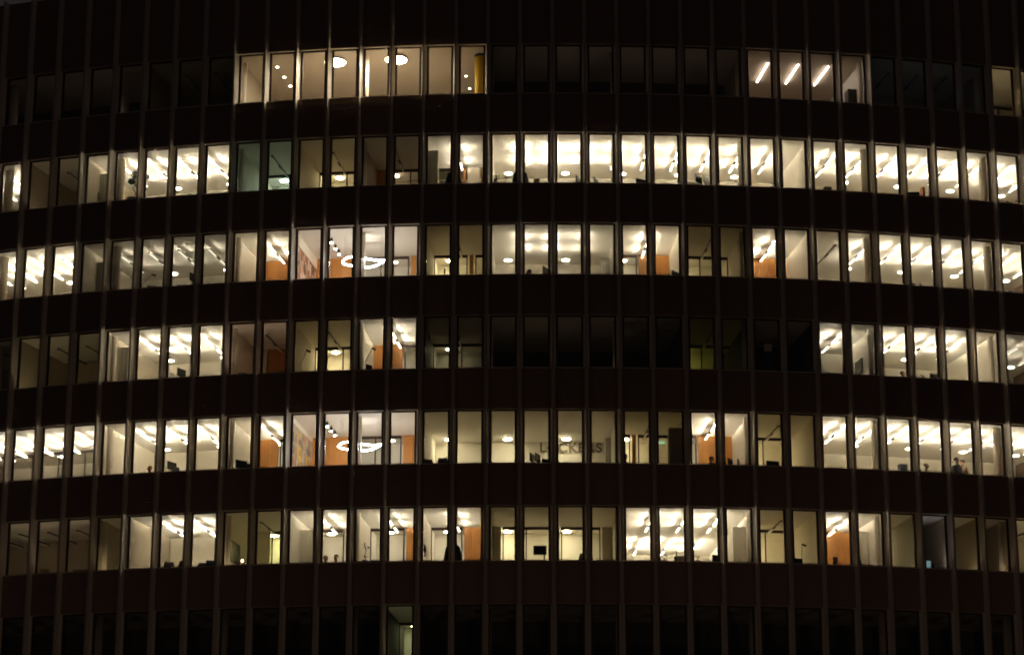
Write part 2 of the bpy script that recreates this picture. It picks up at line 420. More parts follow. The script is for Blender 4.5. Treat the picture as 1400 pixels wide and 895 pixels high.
# sixth
room(6, -2, 3, .0, col=BRN, wallm=M_WALLB)
room(6, 4, 4, back=[('W', 3.5, 4.0), ('G', 4.0, 4.5)], corr=12, ccol=YEL, wallm=M_WALLB)
room(6, 5, 7, 1.0, bd=4.6)
room(6, 8, 9, back=[('W', 7.5, 8.2), ('G', 8.2, 9.5)], corr=13, ccol=(.9, .88, .42))
room(6, 10, 11, 1.0, back=[('G', 9.5, 10.7), ('O', 10.7, 10.88), ('G', 10.88, 11.5)], corr=6)
room(6, 12, 13, .95, back=[('G', 11.5, 12.7), ('O', 12.7, 13.5)], corr=7)
room(6, 14, 15, .85, back=[('G', 13.5, 14.6), ('O', 14.6, 15.5)], corr=8)
room(6, 16, 19, back=[('W', 15.5, 15.85), ('G', 15.85, 17.45), ('W', 17.45, 17.75), ('G', 17.75, 19.1), ('W', 19.1, 19.5)], corr=17, ccol=(1, .86, .55), backm=M_WALLB, corrm=M_WALL, lamps=None)
room(6, 20, 23, 1.0, back='X', deep=9.6)
for k in (20.5, 21.5, 22.5): pendant(6, k, 1.0, d0=6.0)
room(6, 24, 25, back='G', corr=18, ccol=YEL)
room(6, 26, 27, 1.0, back='O')
room(6, 28, 28, back='G', corr=14, ccol=YEL)
room(6, 29, 29, back='G', lamps=None, wallm=M_WALLG)
room(6, 30, 30, back='G', corr=5, ccol=YEL, wallm=M_WALLB)
room(6, 31, 31, back='G', lamps=None, wallm=M_WALLB)
room(6, 32, 34, .0, col=YEL)
# lowest in view
room(7, -2, 12, lamps=None, wallm=M_UNLITW)
room(7, 13, 13, back='G', lamps=None, wallm=M_WALL)
roundlamp(7, 13, 4.6, 24.0, GRN)
room(7, 14, 34, lamps=None, wallm=M_UNLITW)
for (r, k), (dp, m) in BOUND.items():
    if BL-.5 < k < BR+.5:
        q = MB(); q.pbox(k-.04, k+.04, .065, dp+.1, floor(r)+.001, ceil(r)-.001, step=1); part(q.build('partition_wall', m))
# round columns every four bays
GL = {}
def glow(r, b, pw, col, d=.22):  # added fill light, hidden below the sill, to brighten a dim room
    t = thing('fill_globe', 'added unseen fill light globe, %s' % where(r, b), 'lamp', b, d, floor(r)+.002, 0, 'added fill lights')
    MB().cyl((0, 0, 0), (0, 0, .02), .12, n=14).build('base', M_GREYP, t); MB().cyl((0, 0, .02), (0, 0, .33), .012, n=8).build('stem', M_GREYP, t)
    MB().ell((0, 0, .43), .11, .11, .11, 12, 8).build('globe', emit(col, pw*4.5, 'globe'), t, True)
glow(1, 5.7, .35, YEL); glow(1, 29.5, .7, COOL); glow(1, 22.0, .9, PNK); glow(1, 17.5, .8, PNK); glow(1, 19.6, .8, PNK); glow(1, .8, .5, PNK); glow(1, 3.2, .6, PNK)
glow(4, 16.6, .8, YEL); glow(4, 19.0, .5, PNK); glow(4, 25.0, .4, PNK)
glow(2, 1.6, 5, BRN); glow(2, 8.4, 1.0, TEAL); glow(2, 10.4, 2.2, YEL); glow(2, 12.5, 2.0, BRN)
glow(4, -.6, 1.0, BRN); glow(4, 1.4, 6, YEL); glow(4, 8.3, 12.0, PNK)
glow(7, 13.1, 4.0, GRN); glow(1, 32.1, 11, YEL)
glow(6, .6, 8, BRN); glow(6, 2.6, 8, BRN); glow(6, 4.1, 3.5, YEL); glow(6, 8.1, 3.5, BRN); glow(6, 25.2, 3.5, BRN); glow(6, 29.2, 9.0, (.95, .92, 1.0)); glow(6, 31.0, 2.6, BRN); glow(6, 32.6, 16.0, YEL); glow(6, 30.0, 4, YEL); glow(6, 28.0, 2.0, YEL)
cme = MB().cyl((0, 0, .001), (0, 0, GH+.75+.049), .19, n=24).mesh('column', M_COLUMN, True)
for r in range(1, 8):
    for k in range(-1, 35, 4):
        part(obj('column', cme, None, P(k+.5, .80, floor(r)), 0))

# ------------------------------------------------------------------ special lamps
def disc_lamp(b):
    t = thing('disc_lamp', 'large bright disc lamp under the ceiling, %s' % where(1, b+.4), 'lamp', b, .95, ceil(1)-.012, 0, 'large disc lamps')
    MB().cyl((0, 0, -.10), (0, 0, -.001), .05, n=12).build('stem', M_GREYP, t)
    MB().cyl((0, 0, -.13), (0, 0, -.10), .44, n=32).build('housing', M_WHITEP, t)
    MB().cyl((0, 0, -.145), (0, 0, -.131), .42, n=32).build('diffuser', emit((1, .84, .64), 125.0, 'disc'), t)
disc_lamp(10.52); disc_lamp(12.50)
def downlight(r, b, d, pw, lab, rad=.055, z=None):
    t = thing('downlight', lab, 'lamp', b, d, z or ceil(r)-.012, 0, 'small downlights')
    MB().cyl((0, 0, -.02), (0, 0, 0), rad+.02, n=14).build('trim', M_WHITEP, t)
    MB().cyl((0, 0, -.03), (0, 0, -.021), rad, n=14).build('diffuser', emit((1, .85, .65), pw, 'downlight'), t)
for d, n in ((1.37, 'nearest'), (2.51, 'middle'), (3.52, 'farthest')):
    downlight(1, 8.53, d, 40, '%s of three small downlights in a row, tenth window from left, top storey' % n)
downlight(1, 14.62, 3.2, 25, 'upper small downlight beside the yellow column, top storey', .04)
downlight(1, 14.66, 4.6, 25, 'lower small downlight beside the yellow column, top storey', .04)
for k, n in ((24.5, 'left'), (25.5, 'middle'), (26.5, 'right')):
    t = thing('tube_lamp', '%s of three bare white tube lamps on the ceiling, top storey' % n, 'lamp', k, 1.2, ceil(1)-.013, 0, 'tube lamps')
    MB().box(-.03, .03, 0, 2.15, -.03, 0).build('batten', M_WHITEP, t)
    MB().cyl((0, .03, -.052), (0, 2.12, -.052), .025, n=10).build('tube', emit((1, .80, .68), 22.0, 'tube'), t)
downlight(1, 25.15, 3.3, 20, 'small square ceiling light right of the middle tube lamp, top storey', .07)
def spot(r, b, d, n):
    t = thing('spotlight', '%s of three black cylinder spotlights, meeting room on the %s' % (n, ST[r]), 'lamp', b, d, ceil(r), 0, 'black spotlights')
    MB().cyl((0, 0, -.06), (0, 0, 0), .012, n=8).build('stem', M_BLACK, t)
    MB().cyl((0, 0, -.24), (0, 0, -.06), .052, n=14).build('barrel', M_BLACK, t)
    MB().cyl((0, 0, -.252), (0, 0, -.241), .045, n=14).build('lens', emit((1, .9, .78), 160.0, 'spot'), t)
def ring_lamp(r):
    zz = head(r)-.98
    t = thing('ring_lamp', 'glowing white wavy ring lamp hanging in the meeting room, %s' % ST[r], 'lamp', 11.52, 1.4, zz, 0, 'wavy ring lamps')
    pts = []; N = 72
    for i in range(N):
        a = 2*math.pi*i/N
        pts.append((.86*math.cos(a), .52*math.sin(a)*(1-.25*math.cos(2*a)), .055*math.sin(2*a+.6)+.03*math.cos(3*a)))
    MB().tube(pts, .021, 8, True).build('ring', emit((1, .93, .90), 85.0, 'ring'), t, True)
    up = [(x, y, z+.04) for x, y, z in pts]
    MB().tube(up, .022, 6, True).build('ring_body', M_GREYP, t, True)
    for i in (6, 30, 42, 66): MB().cyl(up[i], (up[i][0], up[i][1], head(r)+.045-zz), .004, n=5).build('cable', M_LAMP, t)
for r in (3, 5):
    ring_lamp(r)
    for d, n in ((1.20, 'nearest'), (2.0, 'middle'), (2.72, 'farthest')): spot(r, 10.5, d, n)

# ------------------------------------------------------------------ lettering and wall pictures
sg = thing('wall_sign', 'raised cream letters LOCKERS on the back wall, fifth storey down', 'sign', 18.21, 5.35, floor(5)+2.42)
x = -1.36
for ch, wd in zip('LOCKERS', (.33, .44, .41, .39, .34, .40, .34)):
    cu = bpy.data.curves.new('letter', 'FONT'); cu.body = ch; cu.size = .55; cu.extrude = .018; cu.offset = .014
    to = bpy.data.objects.new('letter', cu); COL.objects.link(to)
    dg = bpy.context.evaluated_depsgraph_get(); me = bpy.data.meshes.new_from_object(to.evaluated_get(dg)); me.name = 'letter'
    bpy.data.objects.remove(to); me.transform(Matrix.Rotation(math.pi/2, 4, 'X')); me.materials.clear(); me.materials.append(mat('letter_bronze', (.17, .14, .09), .6))
    obj('letter', me, sg, (x, -.03, 0)); x += wd
t = thing('exit_sign', 'small green glowing exit sign above the glass partition, fifth storey down', 'sign', 21.1, 3.93, ceil(5)-.42)
MB().box(-.16, .16, 0, .04, 0, .18).build('housing', M_GREYP, t)
MB().box(-.15, .15, -.006, -.001, .01, .17).build('face', emit((.08, .60, .25), .45, 'exit'), t)
m = MB(); m.box(.02, .11, -.011, -.007, .08, .10); m.add([(.02, -.011, .05), (.02, -.011, .13), (-.04, -.011, .09)], [(0, 2, 1)])
m.cyl((-.09, -.011, .135), (-.09, -.008, .135), .016, n=8); m.box(-.105, -.075, -.011, -.007, .03, .115); m.build('pictogram', emit((.9, 1, .9), .8, 'exit_mark'), t)

def mural(r, cols, top, bot, label, seed, blocks):
    """collage board along the left wall of the meeting room: flat print in many patches"""
    rn = random.Random(seed)
    t = thing('mural', label, 'mural', 9.54, .35, floor(r), 0)
    L = 3.55
    ms = [mat('mural_%d_%d' % (r, i), c, .7, 0, .3, 9) for i, c in enumerate(cols)]
    MB().box(.0, .02, 0, L, bot, top).build('board', ms[0], t)
    m = MB()
    for i in range(90):
        y = rn.uniform(.02, L-.3); wd = rn.uniform(.05, .22); h = rn.uniform(.12, .7); z = rn.uniform(bot+.02, top-h-.02); mi = rn.randrange(1, len(ms))
        m.add([(.0215+i*.00005, y, z), (.0215+i*.00005, y+wd, z), (.0215+i*.00005, y+wd*rn.uniform(.7, 1.1), z+h), (.0215+i*.00005, y, z+h)], [(0, 1, 2, 3)], mi)
    for y, z, wd, h, mi in blocks:
        m.add([(.027, y, z), (.027, y+wd, z), (.027, y+wd, z+h), (.027, y, z+h)], [(0, 1, 2, 3)], mi)
        m.add([(.0275, y+wd*.35, z+h*.3), (.0275, y+wd*.65, z+h*.3), (.0275, y+wd*.65, z+h*.75), (.0275, y+wd*.35, z+h*.75)], [(0, 1, 2, 3)], 1)
        m.add([(.0265, y-.05, z+h+.08), (.0265, y+wd+.1, z+h+.08), (.0265, y+wd+.1, z+h+.3), (.0265, y-.05, z+h+.3)], [(0, 1, 2, 3)], 2)
    m.build('print', ms, t)
mural(3, [(.30, .12, .06), (.42, .18, .08), (.12, .07, .05), (.55, .33, .22), (.62, .55, .48)], 2.36, .9, 'reddish brown collage mural on the left wall of the meeting room', 3, [(1.2, .95, .25, .5, 4), (2.4, 1.0, .3, .4, 4)])
mural(5, [(.50, .42, .33), (.16, .11, .09), (.22, .19, .17), (.42, .36, .30), (.60, .40, .08), (.50, .18, .07)], 2.62, .85, 'grey collage mural with yellow patches on the left wall of the meeting room', 5, [(1.15, 1.42, .5, .5, 4), (2.5, 1.3, .55, .55, 4), (3.0, .9, .4, .4, 5)])
def wall_tv(r, b, side, d0, d1, z0_, z1_, lab):
    t = thing('wall_screen', lab, 'screen', b, d0, floor(r), 0)
    x0, x1 = (.0, .06) if side > 0 else (-.06, .0)
    MB().box(x0, x1, 0, d1-d0, z0_, z1_).build('bezel', M_BLACK, t)
    xf = x1+.002 if side > 0 else x0-.002
    MB().box(min(xf, xf+.002*side), max(xf, xf+.002*side), .02, d1-d0-.02, z0_+.02, z1_-.02).build('display', mat('dark_screen', (.02, .022, .03), .12), t)
wall_tv(4, 27.45, -1, 1.86, 2.75, 1.40, 1.98, 'dark wall screen on the cream wall, fourth storey down, right side')
wall_tv(6, 7.55, 1, .95, 2.3, 1.15, 1.95, 'large dark wall screen in the dim brown room, sixth storey down')
def cabinet(r, b, side, d, wdt, h, m, lab, dep=.5):
    t = thing('tall_cabinet', lab, 'cabinet', b, d, floor(r)+.002, 0)
    x0, x1 = (.0, wdt) if side > 0 else (-wdt, .0)
    MB().box(x0, x1, .02, dep, .06, h).build('carcass', m, t); MB().box(x0+.02, x1-.02, .05, dep-.02, 0, .06).build('plinth', M_BLACK, t)
    mid = (x0+x1)/2
    for a, c in ((x0+.003, mid-.002), (mid+.002, x1-.003)):
        dd = MB().box(a, c, 0, .019, .065, h-.004).build('door', m, t)
        e = c-.03 if a < mid-.01 else a+.03
        MB().box(e-.006, e+.006, -.025, -.001, h*.42, h*.42+.16).build('handle', M_GREYP, dd)
cabinet(2, 2.56, 1, 1.35, .44, 2.5, M_WALLG, 'grey tall cabinet beside cream wall, fourth window from left, second storey down')
cabinet(3, 2.56, 1, 1.5, .44, 2.5, M_WALLG, 'grey tall cabinet in the dim room, fourth window from left, third storey down')
cabinet(4, 3.56, 1, 1.4, .36, 2.55, M_WALLG, 'narrow grey tall cabinet, leftmost bright window of the fourth storey down')
cabinet(6, 9.56, 1, 2.2, .62, 2.5, M_WHITEP, 'wide pale tall cabinet on the left wall, tenth window from left, sixth storey down')
cabinet(2, 13.56, 1, .9, .42, 2.5, M_WHITEP, 'white tall cabinet at the left of the room with the orange door')
cabinet(6, 27.44, -1, 2.0, .55, 2.5, M_WHITEP, 'pale tall cabinet beside round column, right of the orange wood room')
cabinet(6, 23.44, -1, 1.6, .5, 2.45, M_WHITEP, 'pale tall cabinet at the right end of the deep bright office')
cabinet(3, 19.44, -1, 3.6, .36, 2.55, M_WALLG, 'grey tall cabinet at the right end of the softly lit office, third storey down', .6)
cabinet(5, 19.44, -1, 4.2, .22, 2.75, M_WALLG, 'grey tall cabinet to the right of the raised letters, fifth storey down', .6)
cabinet(5, 21.44, -1, .9, .5, 2.4, M_WALLB, 'brown tall cabinet right of the green exit sign')
cabinet(1, 27.44, -1, 1.3, .36, 1.9, M_BLACK, 'black cabinet at the end of the tube lamp room, top storey')
q = MB().cyl((0, 0, 0), (0, 0, 2.72), .24, n=24); 
t = tag(obj('yellow_pillar', None, None, P(15.22, 1.0, floor(1)), ang(15.2)), 'bright yellow round pillar, eighth lit window of the top storey', 'pillar')
q.build('shaft', M_YELLOW, t, True); MB().cyl((0, 0, 2.72), (0, 0, 2.83), .255, n=24).build('collar', M_BLACK, t)

# ------------------------------------------------------------------ furniture and small things
DESKS = []
def desk(r, b, d=.75):
    for rr, bb in DESKS:
        if rr == r and abs(bb-b) < 1.1: return
    DESKS.append((r, b))
    t = thing('desk', 'white office desk below the window line, %s' % where(r, round(b, 1)+.001), 'desk', b, d, floor(r)+.002, 0, 'office desks')
    MB().box(-.75, .75, -.38, .55, .70, .735).build('desk_top', M_WHITEP, t)
    for x in (-.68, .68):
        MB().box(x-.03, x+.03, -.33, .5, 0, .03).box(x-.025, x+.025, .05, .11, .03, .70).build('leg', M_GREYP, t)
DT = .737
def monitor(r, b, d, lab, rz=0.0, h=.46, wd=.54, screen=None):
    desk(r, b); t = thing('monitor', lab, 'monitor', b, d, floor(r)+DT, rz, 'computer monitors')
    MB().box(-.12, .12, -.09, .09, 0, .012).build('stand_foot', M_BLACK, t)
    MB().box(-.025, .025, .0, .02, .012, h-.12).build('stand_neck', M_BLACK, t)
    MB().box(-wd/2, wd/2, -.03, -.002, h-.33, h).build('screen_case', M_BLACK, t)
    MB().box(-wd/2+.012, wd/2-.012, -.036, -.031, h-.318, h-.012).build('display', screen or mat('dark_screen', (.02, .022, .03), .12), t)
def laptop(r, b, d, lab, rz=0.0):
    desk(r, b); t = thing('laptop', lab, 'laptop', b, d, floor(r)+DT, rz, 'laptops on risers')
    MB().box(-.15, .15, -.1, .1, 0, .16).build('riser', M_GREYP, t)
    MB().box(-.17, .17, -.12, .12, .161, .178).build('keyboard_base', M_GREYP, t)
    m = MB(); m.add([(-.17, .12, .178), (.17, .12, .178), (.17, .22, .42), (-.17, .22, .42), (-.17, .132, .175), (.17, .132, .175), (.17, .232, .417), (-.17, .232, .417)],
                    [(0, 1, 2, 3), (5, 4, 7, 6), (3, 2, 6, 7), (0, 4, 5, 1), (1, 5, 6, 2), (0, 3, 7, 4)]); m.build('lid', M_BLACK, t)
def chair(r, b, d, lab, rz=0.0, top=1.15, m=M_BLACK):
    t = thing('office_chair', lab, 'chair', b, d, floor(r)+.002, rz, 'office chairs')
    for k in range(5):
        a = 2*math.pi*k/5; lg = MB().cyl((0, 0, .09), (.3*math.cos(a), .3*math.sin(a), .065), .024, .016, 6).build('leg', M_BLACK, t)
        MB().cyl((.3*math.cos(a)-.02, .3*math.sin(a), .03), (.3*math.cos(a)+.02, .3*math.sin(a), .03), .028, n=8).build('caster', M_BLACK, lg)
    MB().cyl((0, 0, .09), (0, 0, .44), .028, n=8).build('gas_post', M_GREYP, t)
    s_ = MB(); s_.ell((0, 0, .48), .25, .25, .05, 14, 6); s_.build('seat', m, t, True)
    bk = MB(); n = 7; pr = []
    for i in range(n):
        z = .56+(top-.56)*i/(n-1); hw_ = .23*(1-.35*(abs(i-2.4)/4.2)**2); y = .24-.05*math.sin(i/(n-1)*3.1)+.04*i/(n-1)
        pr += [(-hw_, y-.03, z), (0, y+.02, z), (hw_, y-.03, z), (hw_, y+.01, z), (0, y+.06, z), (-hw_, y+.01, z)]
    fs = []
    for i in range(n-1):
        for k in range(6): fs.append((i*6+k, i*6+(k+1) % 6, (i+1)*6+(k+1) % 6, (i+1)*6+k))
    fs += [(5, 4, 3, 2, 1, 0), tuple((n-1)*6+k for k in range(6))]; bk.add(pr, fs); bk.build('backrest', m, t, True)
    MB().tube([(0, .05, .45), (0, .26, .47), (0, .275, .68)], .02, 6).build('back_bracket', M_GREYP, t)
    for x in (-.27, .27): MB().tube([(x*.8, .02, .47), (x, .02, .5), (x, .02, .66), (x, -.16, .67)], .016, 6).build('armrest', M_BLACK, t)
def box_item(r, b, d, sx, sz, lab, m=M_CARD, z=None, name='cardboard_box', cat='box'):
    desk(r, b); t = thing(name, lab, cat, b, d, floor(r)+(DT if z is None else z), .1)
    MB().box(-sx/2, sx/2, -.12, .12, 0, sz).build('carton', m, t); MB().box(-sx/2-.006, sx/2+.006, -.126, .126, sz*.82, sz*1.02).build('lid', m, t)
def desk_lamp(r, b, d, lab, h=1.15, lean=.25):
    desk(r, b); t = thing('desk_lamp', lab, 'lamp', b, d, floor(r)+DT, 0, 'desk lamps')
    MB().cyl((0, 0, 0), (0, 0, .025), .09, n=14).build('base', M_BLACK, t)
    MB().tube([(0, 0, .02), (-lean*.4, 0, h*.5), (lean*.5, 0, h*.96)], .012, 6).build('arm', M_BLACK, t)
    MB().cyl((lean*.45, 0, h*.98), (lean*.45+.16, 0, h*.90), .03, .05, 10).build('lamp_head', M_BLACK, t)
def leaves(rn, centre, rad, n, size):
    m = MB()
    for i in range(n):
        while True:
            v = Vector((rn.uniform(-1, 1), rn.uniform(-1, 1), rn.uniform(-1, 1)))
            if v.length < 1: break
        c = Vector(centre)+Vector((v.x*rad[0], v.y*rad[1], v.z*rad[2]))
        u = Vector((rn.gauss(0, 1), rn.gauss(0, 1), rn.gauss(0, .6))).normalized(); q_ = u.orthogonal().normalized(); s_ = size*rn.uniform(.6, 1.3)
        m.add([c-u*s_, c+q_*s_*.4, c+u*s_, c-q_*s_*.4], [(0, 1, 2, 3)])
    return m
def plant(r, b, d, lab, clumps, trunk, z=DT, seed=1, n=60, size=.05):
    if z: desk(r, b)
    rn = random.Random(seed); t = thing('potted_plant', lab, 'plant', b, d, floor(r)+z+.002, 0)
    MB().cyl((0, 0, 0), (0, 0, .2), .09, .12, 14).build('pot', M_POT, t)
    MB().tube([(0, 0, .18)]+trunk, [.02]*(len(trunk))+[.01], 6).build('trunk', M_BARK, t)
    cr = None
    for c, rad in clumps:
        leaves(rn, c, rad, n, size).build('leaf_clump', M_LEAF, t)

# people: one continuous skinned body, hair (and coat) as children
def body_mesh(seated):
    V, Ed, Rd = [], [], []
    def v(p, r, par=None):
        V.append(p); Rd.append(r)
        if par is not None: Ed.append((par, len(V)-1))
        return len(V)-1
    dz = -.45 if seated else 0
    pel = v((0, 0, .97+dz), .135); sp = v((0, .0, 1.13+dz), .12, pel); ch = v((0, 0, 1.31+dz), .135, sp)
    nb = v((0, .005, 1.43+dz), .065, ch); nk = v((0, 0, 1.50+dz), .052, nb); jw = v((0, -.015, 1.575+dz), .066, nk); hd = v((0, -.005, 1.645+dz), .088, jw); v((0, .005, 1.70+dz), .070, hd)
    v((0, -.125, 1.62+dz), .012, hd)
    for s_ in (-1, 1):
        v((.098*s_, .005, 1.625+dz), .014, hd)
        sh_ = v((.165*s_, 0, 1.385+dz), .062, ch)
        if seated: el = v((.235*s_, -.04, 1.13+dz), .045, sh_); wr = v((.17*s_, -.27, 1.17+dz), .03, el); pa = v((.165*s_, -.34, 1.18+dz), .032, wr); fd = Vector((0, -1, -.12))
        else: el = v((.235*s_, .02, 1.11+dz), .045, sh_); wr = v((.245*s_, -.07, .89+dz), .03, el); pa = v((.245*s_, -.09, .82+dz), .032, wr); fd = Vector((0, -.25, -1))
        side = Vector((s_, 0, 0)); base = Vector(V[pa])
        for k, L in enumerate((.07, .08, .075, .06)):
            f0 = base+side*((k-1.5)*.019)+fd*.035; a_ = v(tuple(f0), .0095, pa); v(tuple(f0+fd*L*.55+Vector((0, -.012, 0))), .008, a_)
        th = v(tuple(base-side*.035+fd*.01), .011, pa); v(tuple(base-side*.055+fd*.05), .009, th)
        hp = v((.09*s_, 0, .90+dz), .095, pel)
        if seated: kn = v((.11*s_, -.42, .93+dz), .065, hp); an = v((.11*s_, -.44, .09), .042, kn)
        else: kn = v((.10*s_, -.01, .50), .06, hp); an = v((.10*s_, .02, .085), .042, kn)
        v((.11*s_, V[an][1]-.15, .045), .036, an)
    me = bpy.data.meshes.new('body'); me.from_pydata(V, Ed, []); o = bpy.data.objects.new('tmp', me); COL.objects.link(o)
    o.modifiers.new('Skin', 'SKIN'); sv = me.skin_vertices[0].data
    for i, r_ in enumerate(Rd): sv[i].radius = (r_, r_)
    sv[0].use_root = True
    sb = o.modifiers.new('Sub', 'SUBSURF'); sb.levels = sb.render_levels = 1
    bpy.context.view_layer.update(); dg = bpy.context.evaluated_depsgraph_get()
    out = bpy.data.meshes.new_from_object(o.evaluated_get(dg)); bpy.data.objects.remove(o)
    hz = 1.475+dz
    for p in out.polygons:
        c = p.center; p.use_smooth = True
        if c.z > hz: p.material_index = 0
        elif seated: p.material_index = 0 if c.y < -.30 and c.z > .58 and abs(c.x) < .26 and c.z > .66 else (2 if c.z < .55 else 1)
        else: p.material_index = 0 if (abs(c.x) > .19 and c.z < .87) else (2 if c.z < .95 else 1)
        if c.z < .07: p.material_index = 3
        for s_ in (-1, 1):
            if (c-Vector((.033*s_, -.085, 1.66+dz))).length < .018: p.material_index = 3
    return out
BODY = {True: body_mesh(True), False: body_mesh(False)}
def person(r, b, d, seated, rz, top, trous, hair, lab, coat=None, skin=(.45, .28, .20), longhair=False):
    t = tag(obj('person', None, None, P(b, d, floor(r)+.002), ang(b)+rz), lab, 'person')
    me = BODY[seated].copy(); me.materials.clear()
    for nm, c in (('skin', skin), ('top', top), ('trousers', trous), ('dark', (.02, .02, .02))):
        me.materials.append(mat('%s_%.2f_%.2f_%.2f' % ((nm,)+tuple(c)), c, .8, 0, .08, 20))
    obj('body', me, t); dz = -.45 if seated else 0
    h = MB(); h.ell((0, .022, 1.672+dz), .098, .105, .098, 14, 7, 0, 0, .60)
    if longhair: h.ell((0, .075, 1.56+dz), .085, .045, .15, 12, 6)
    h.build('hair', mat('hair_%.2f_%.2f' % hair[:2], hair, .6, 0, .3, 40), t, True)
    if coat:
        m = MB(); n = 18; rows = [(1.46, .08, .075), (1.42, .19, .12), (1.36, .265, .145), (1.15, .31, .17), (.9, .35, .20), (.62, .38, .22)]
        vs = [(rx*math.cos(2*math.pi*k/n), ry*math.sin(2*math.pi*k/n), z) for z, rx, ry in rows for k in range(n)]
        m.add(vs, [(j*n+k, j*n+(k+1) % n, (j+1)*n+(k+1) % n, (j+1)*n+k) for j in range(len(rows)-1) for k in range(n)])
        m.build('coat', mat('coat_%.2f' % coat[0], coat, .9, 0, .15, 15), t, True)
    if seated: chair(r, b, d, 'office chair under the %s' % ' '.join(lab.replace(',', '').split()[:10]), rz, .98)
DK = (.03, .03, .035); PI = math.pi
# second storey
plant(2, 3.98, 1.1, 'large green bonsai tree behind the mullion, fifth window from left, second storey down',
      [((-.10, 0, 1.50), (.20, .2, .16)), ((-.26, .05, 1.25), (.17, .16, .12)), ((.30, 0, 1.38), (.22, .15, .14)), ((-.22, 0, .42), (.22, .15, .16)), ((.10, 0, 1.02), (.2, .14, .12)), ((.32, 0, .85), (.12, .1, .12))],
      [(-.14, 0, .45), (-.06, .02, .7), (-.18, 0, .95), (-.08, 0, 1.2), (-.08, 0, 1.5)], z=.72, seed=4, n=220, size=.06)
box_item(2, 4.75, .7, .5, .14, 'low planter trough on the sill, sixth window from left, second storey down', M_POT, name='planter')
person(2, 14.42, .55, False, PI, DK, DK, (.03, .02, .015), 'person in dark clothes standing at the mullion left of the orange door', coat=(.025, .025, .03))
plant(2, 15.75, 1.0, 'small bushy green potted plant at the left end of the large bright office', [((0, 0, .62), (.13, .1, .14)), ((-.08, 0, .48), (.09, .08, .08))], [(0, 0, .35), (.02, 0, .6)], seed=9, n=70, size=.045)
plant(2, 16.02, 1.0, 'thin upright potted plant beside the bushy one in the large office', [((0, 0, .6), (.05, .05, .16))], [(0, 0, .35), (0, 0, .7)], seed=10, n=25, size=.05)
box_item(2, 15.85, .95, .55, .34, 'pale low cabinet under the potted plants, second storey down', M_WHITEP, name='low_cabinet', cat='cabinet')
person(2, 16.5, .6, False, PI, DK, DK, (.03, .02, .015), 'person in a long dark coat standing at the window of the large office', coat=(.03, .03, .032))
box_item(2, 17.0, .9, .22, .46, 'beige box on the desk right of the person in the long coat', M_CARD)
chair(2, 18.05, 1.1, 'black chair back at the sill, fifteenth window from right, second storey down', .4, 1.22)
monitor(2, 18.3, .9, 'monitor seen edge on, fifteenth window from right, second storey down', 1.2, .56)
monitor(2, 18.85, .9, 'thin edge of a monitor, left in the fourteenth window from right, second storey down', 1.25, .50)
chair(2, 19.25, 1.1, 'black chair back at the sill, fourteenth window from right, second storey down', -.5, 1.18)
monitor(2, 20.3, .9, 'black monitor by the mullion, thirteenth window from right, second storey down', .5, .50)
monitor(2, 22.1, .85, 'left of two tilted monitors, eleventh window from right, second storey down', .9, .70)
monitor(2, 22.35, .95, 'right of two tilted monitors, eleventh window from right, second storey down', 1.0, .72)
box_item(2, 21.85, .8, .5, .34, 'heap of white papers left of the tilted monitors', M_WHITEP, name='paper_stack', cat='papers')
desk_lamp(2, 24.45, .8, 'small desk lamp at the right, ninth window from right, second storey down', .5, .1)
box_item(2, 26.2, .7, .26, .36, 'dark green box on the sill, seventh window from right, second storey down', mat('green_card', (.07, .08, .04), .8))
monitor(2, 29.05, .8, 'grey monitor low on the sill, fourth window from right, second storey down', -.3, .44)
t = thing('binder', 'orange binder standing upright, fourth window from right, second storey down', 'binder', 29.4, .85, floor(2)+DT)
MB().box(-.05, .05, -.13, .13, 0, .68).build('cover', mat('orange_card', (.5, .17, .05), .6), t); MB().box(-.03, .03, -.134, -.131, .1, .3).build('spine_label', M_WHITEP, t)
chair(2, 32.6, 1.0, 'dark chair back at the far right edge, second storey down', .3, 1.3)
plant(2, 2.72, .9, 'dried twigs in a pot at the left wall, fourth window, second storey down', [((0, 0, .55), (.12, .1, .22))], [(0, 0, .35), (.03, 0, .6), (-.04, 0, .8)], seed=31, n=30, size=.05)
# third storey
desk_lamp(3, 4.55, .8, 'angled desk lamp arm in the dim office, sixth window from left, third storey down', .85, .5)
chair(3, 4.7, 1.0, 'dark chair back, sixth window from left, third storey down', .5, 1.22)
chair(3, 5.05, 1.2, 'dark chair back right in the sixth window from left, third storey down', -.2, 1.15)
chair(3, 5.6, 1.0, 'dark rounded chair back, seventh window from left, third storey down', 0, 1.20)
monitor(3, 6.16, .6, 'dark monitor at the mullion, right in the seventh window from left, third storey down', 1.35, .66)
box_item(3, 7.95, .7, .1, .12, 'tiny dark object on the sill before the cream wall, third storey down', M_BLACK, name='desk_object', cat='object')
plant(3, 14.15, .8, 'small dark upright plant in the dim yellow room, third storey down', [((0, 0, .45), (.05, .05, .14))], [(0, 0, .3), (0, 0, .55)], seed=12, n=22, size=.05)
person(3, 16.76, 1.2, True, -PI/2, (.55, .55, .55), DK, (.04, .03, .02), 'seated person in a pale shirt facing right, third storey down', skin=(.4, .24, .17))
monitor(3, 17.28, .9, 'black monitor opposite the seated person in the pale shirt', 1.1, .56)
chair(3, 21.0, 1.0, 'dark chair back before the right cream wall, third storey down', .2, 1.12)
monitor(3, 21.3, .8, 'low dark monitor before the right cream wall, third storey down', .9, .42)
laptop(3, 29.1, .8, 'open laptop on a riser, fourth window from right, third storey down', .6)
laptop(3, 29.4, .9, 'second open laptop right in the fourth window from right, third storey down', .9)
chair(3, 32.4, 1.0, 'dark grey chair at the far right edge, third storey down', .3, 1.25)
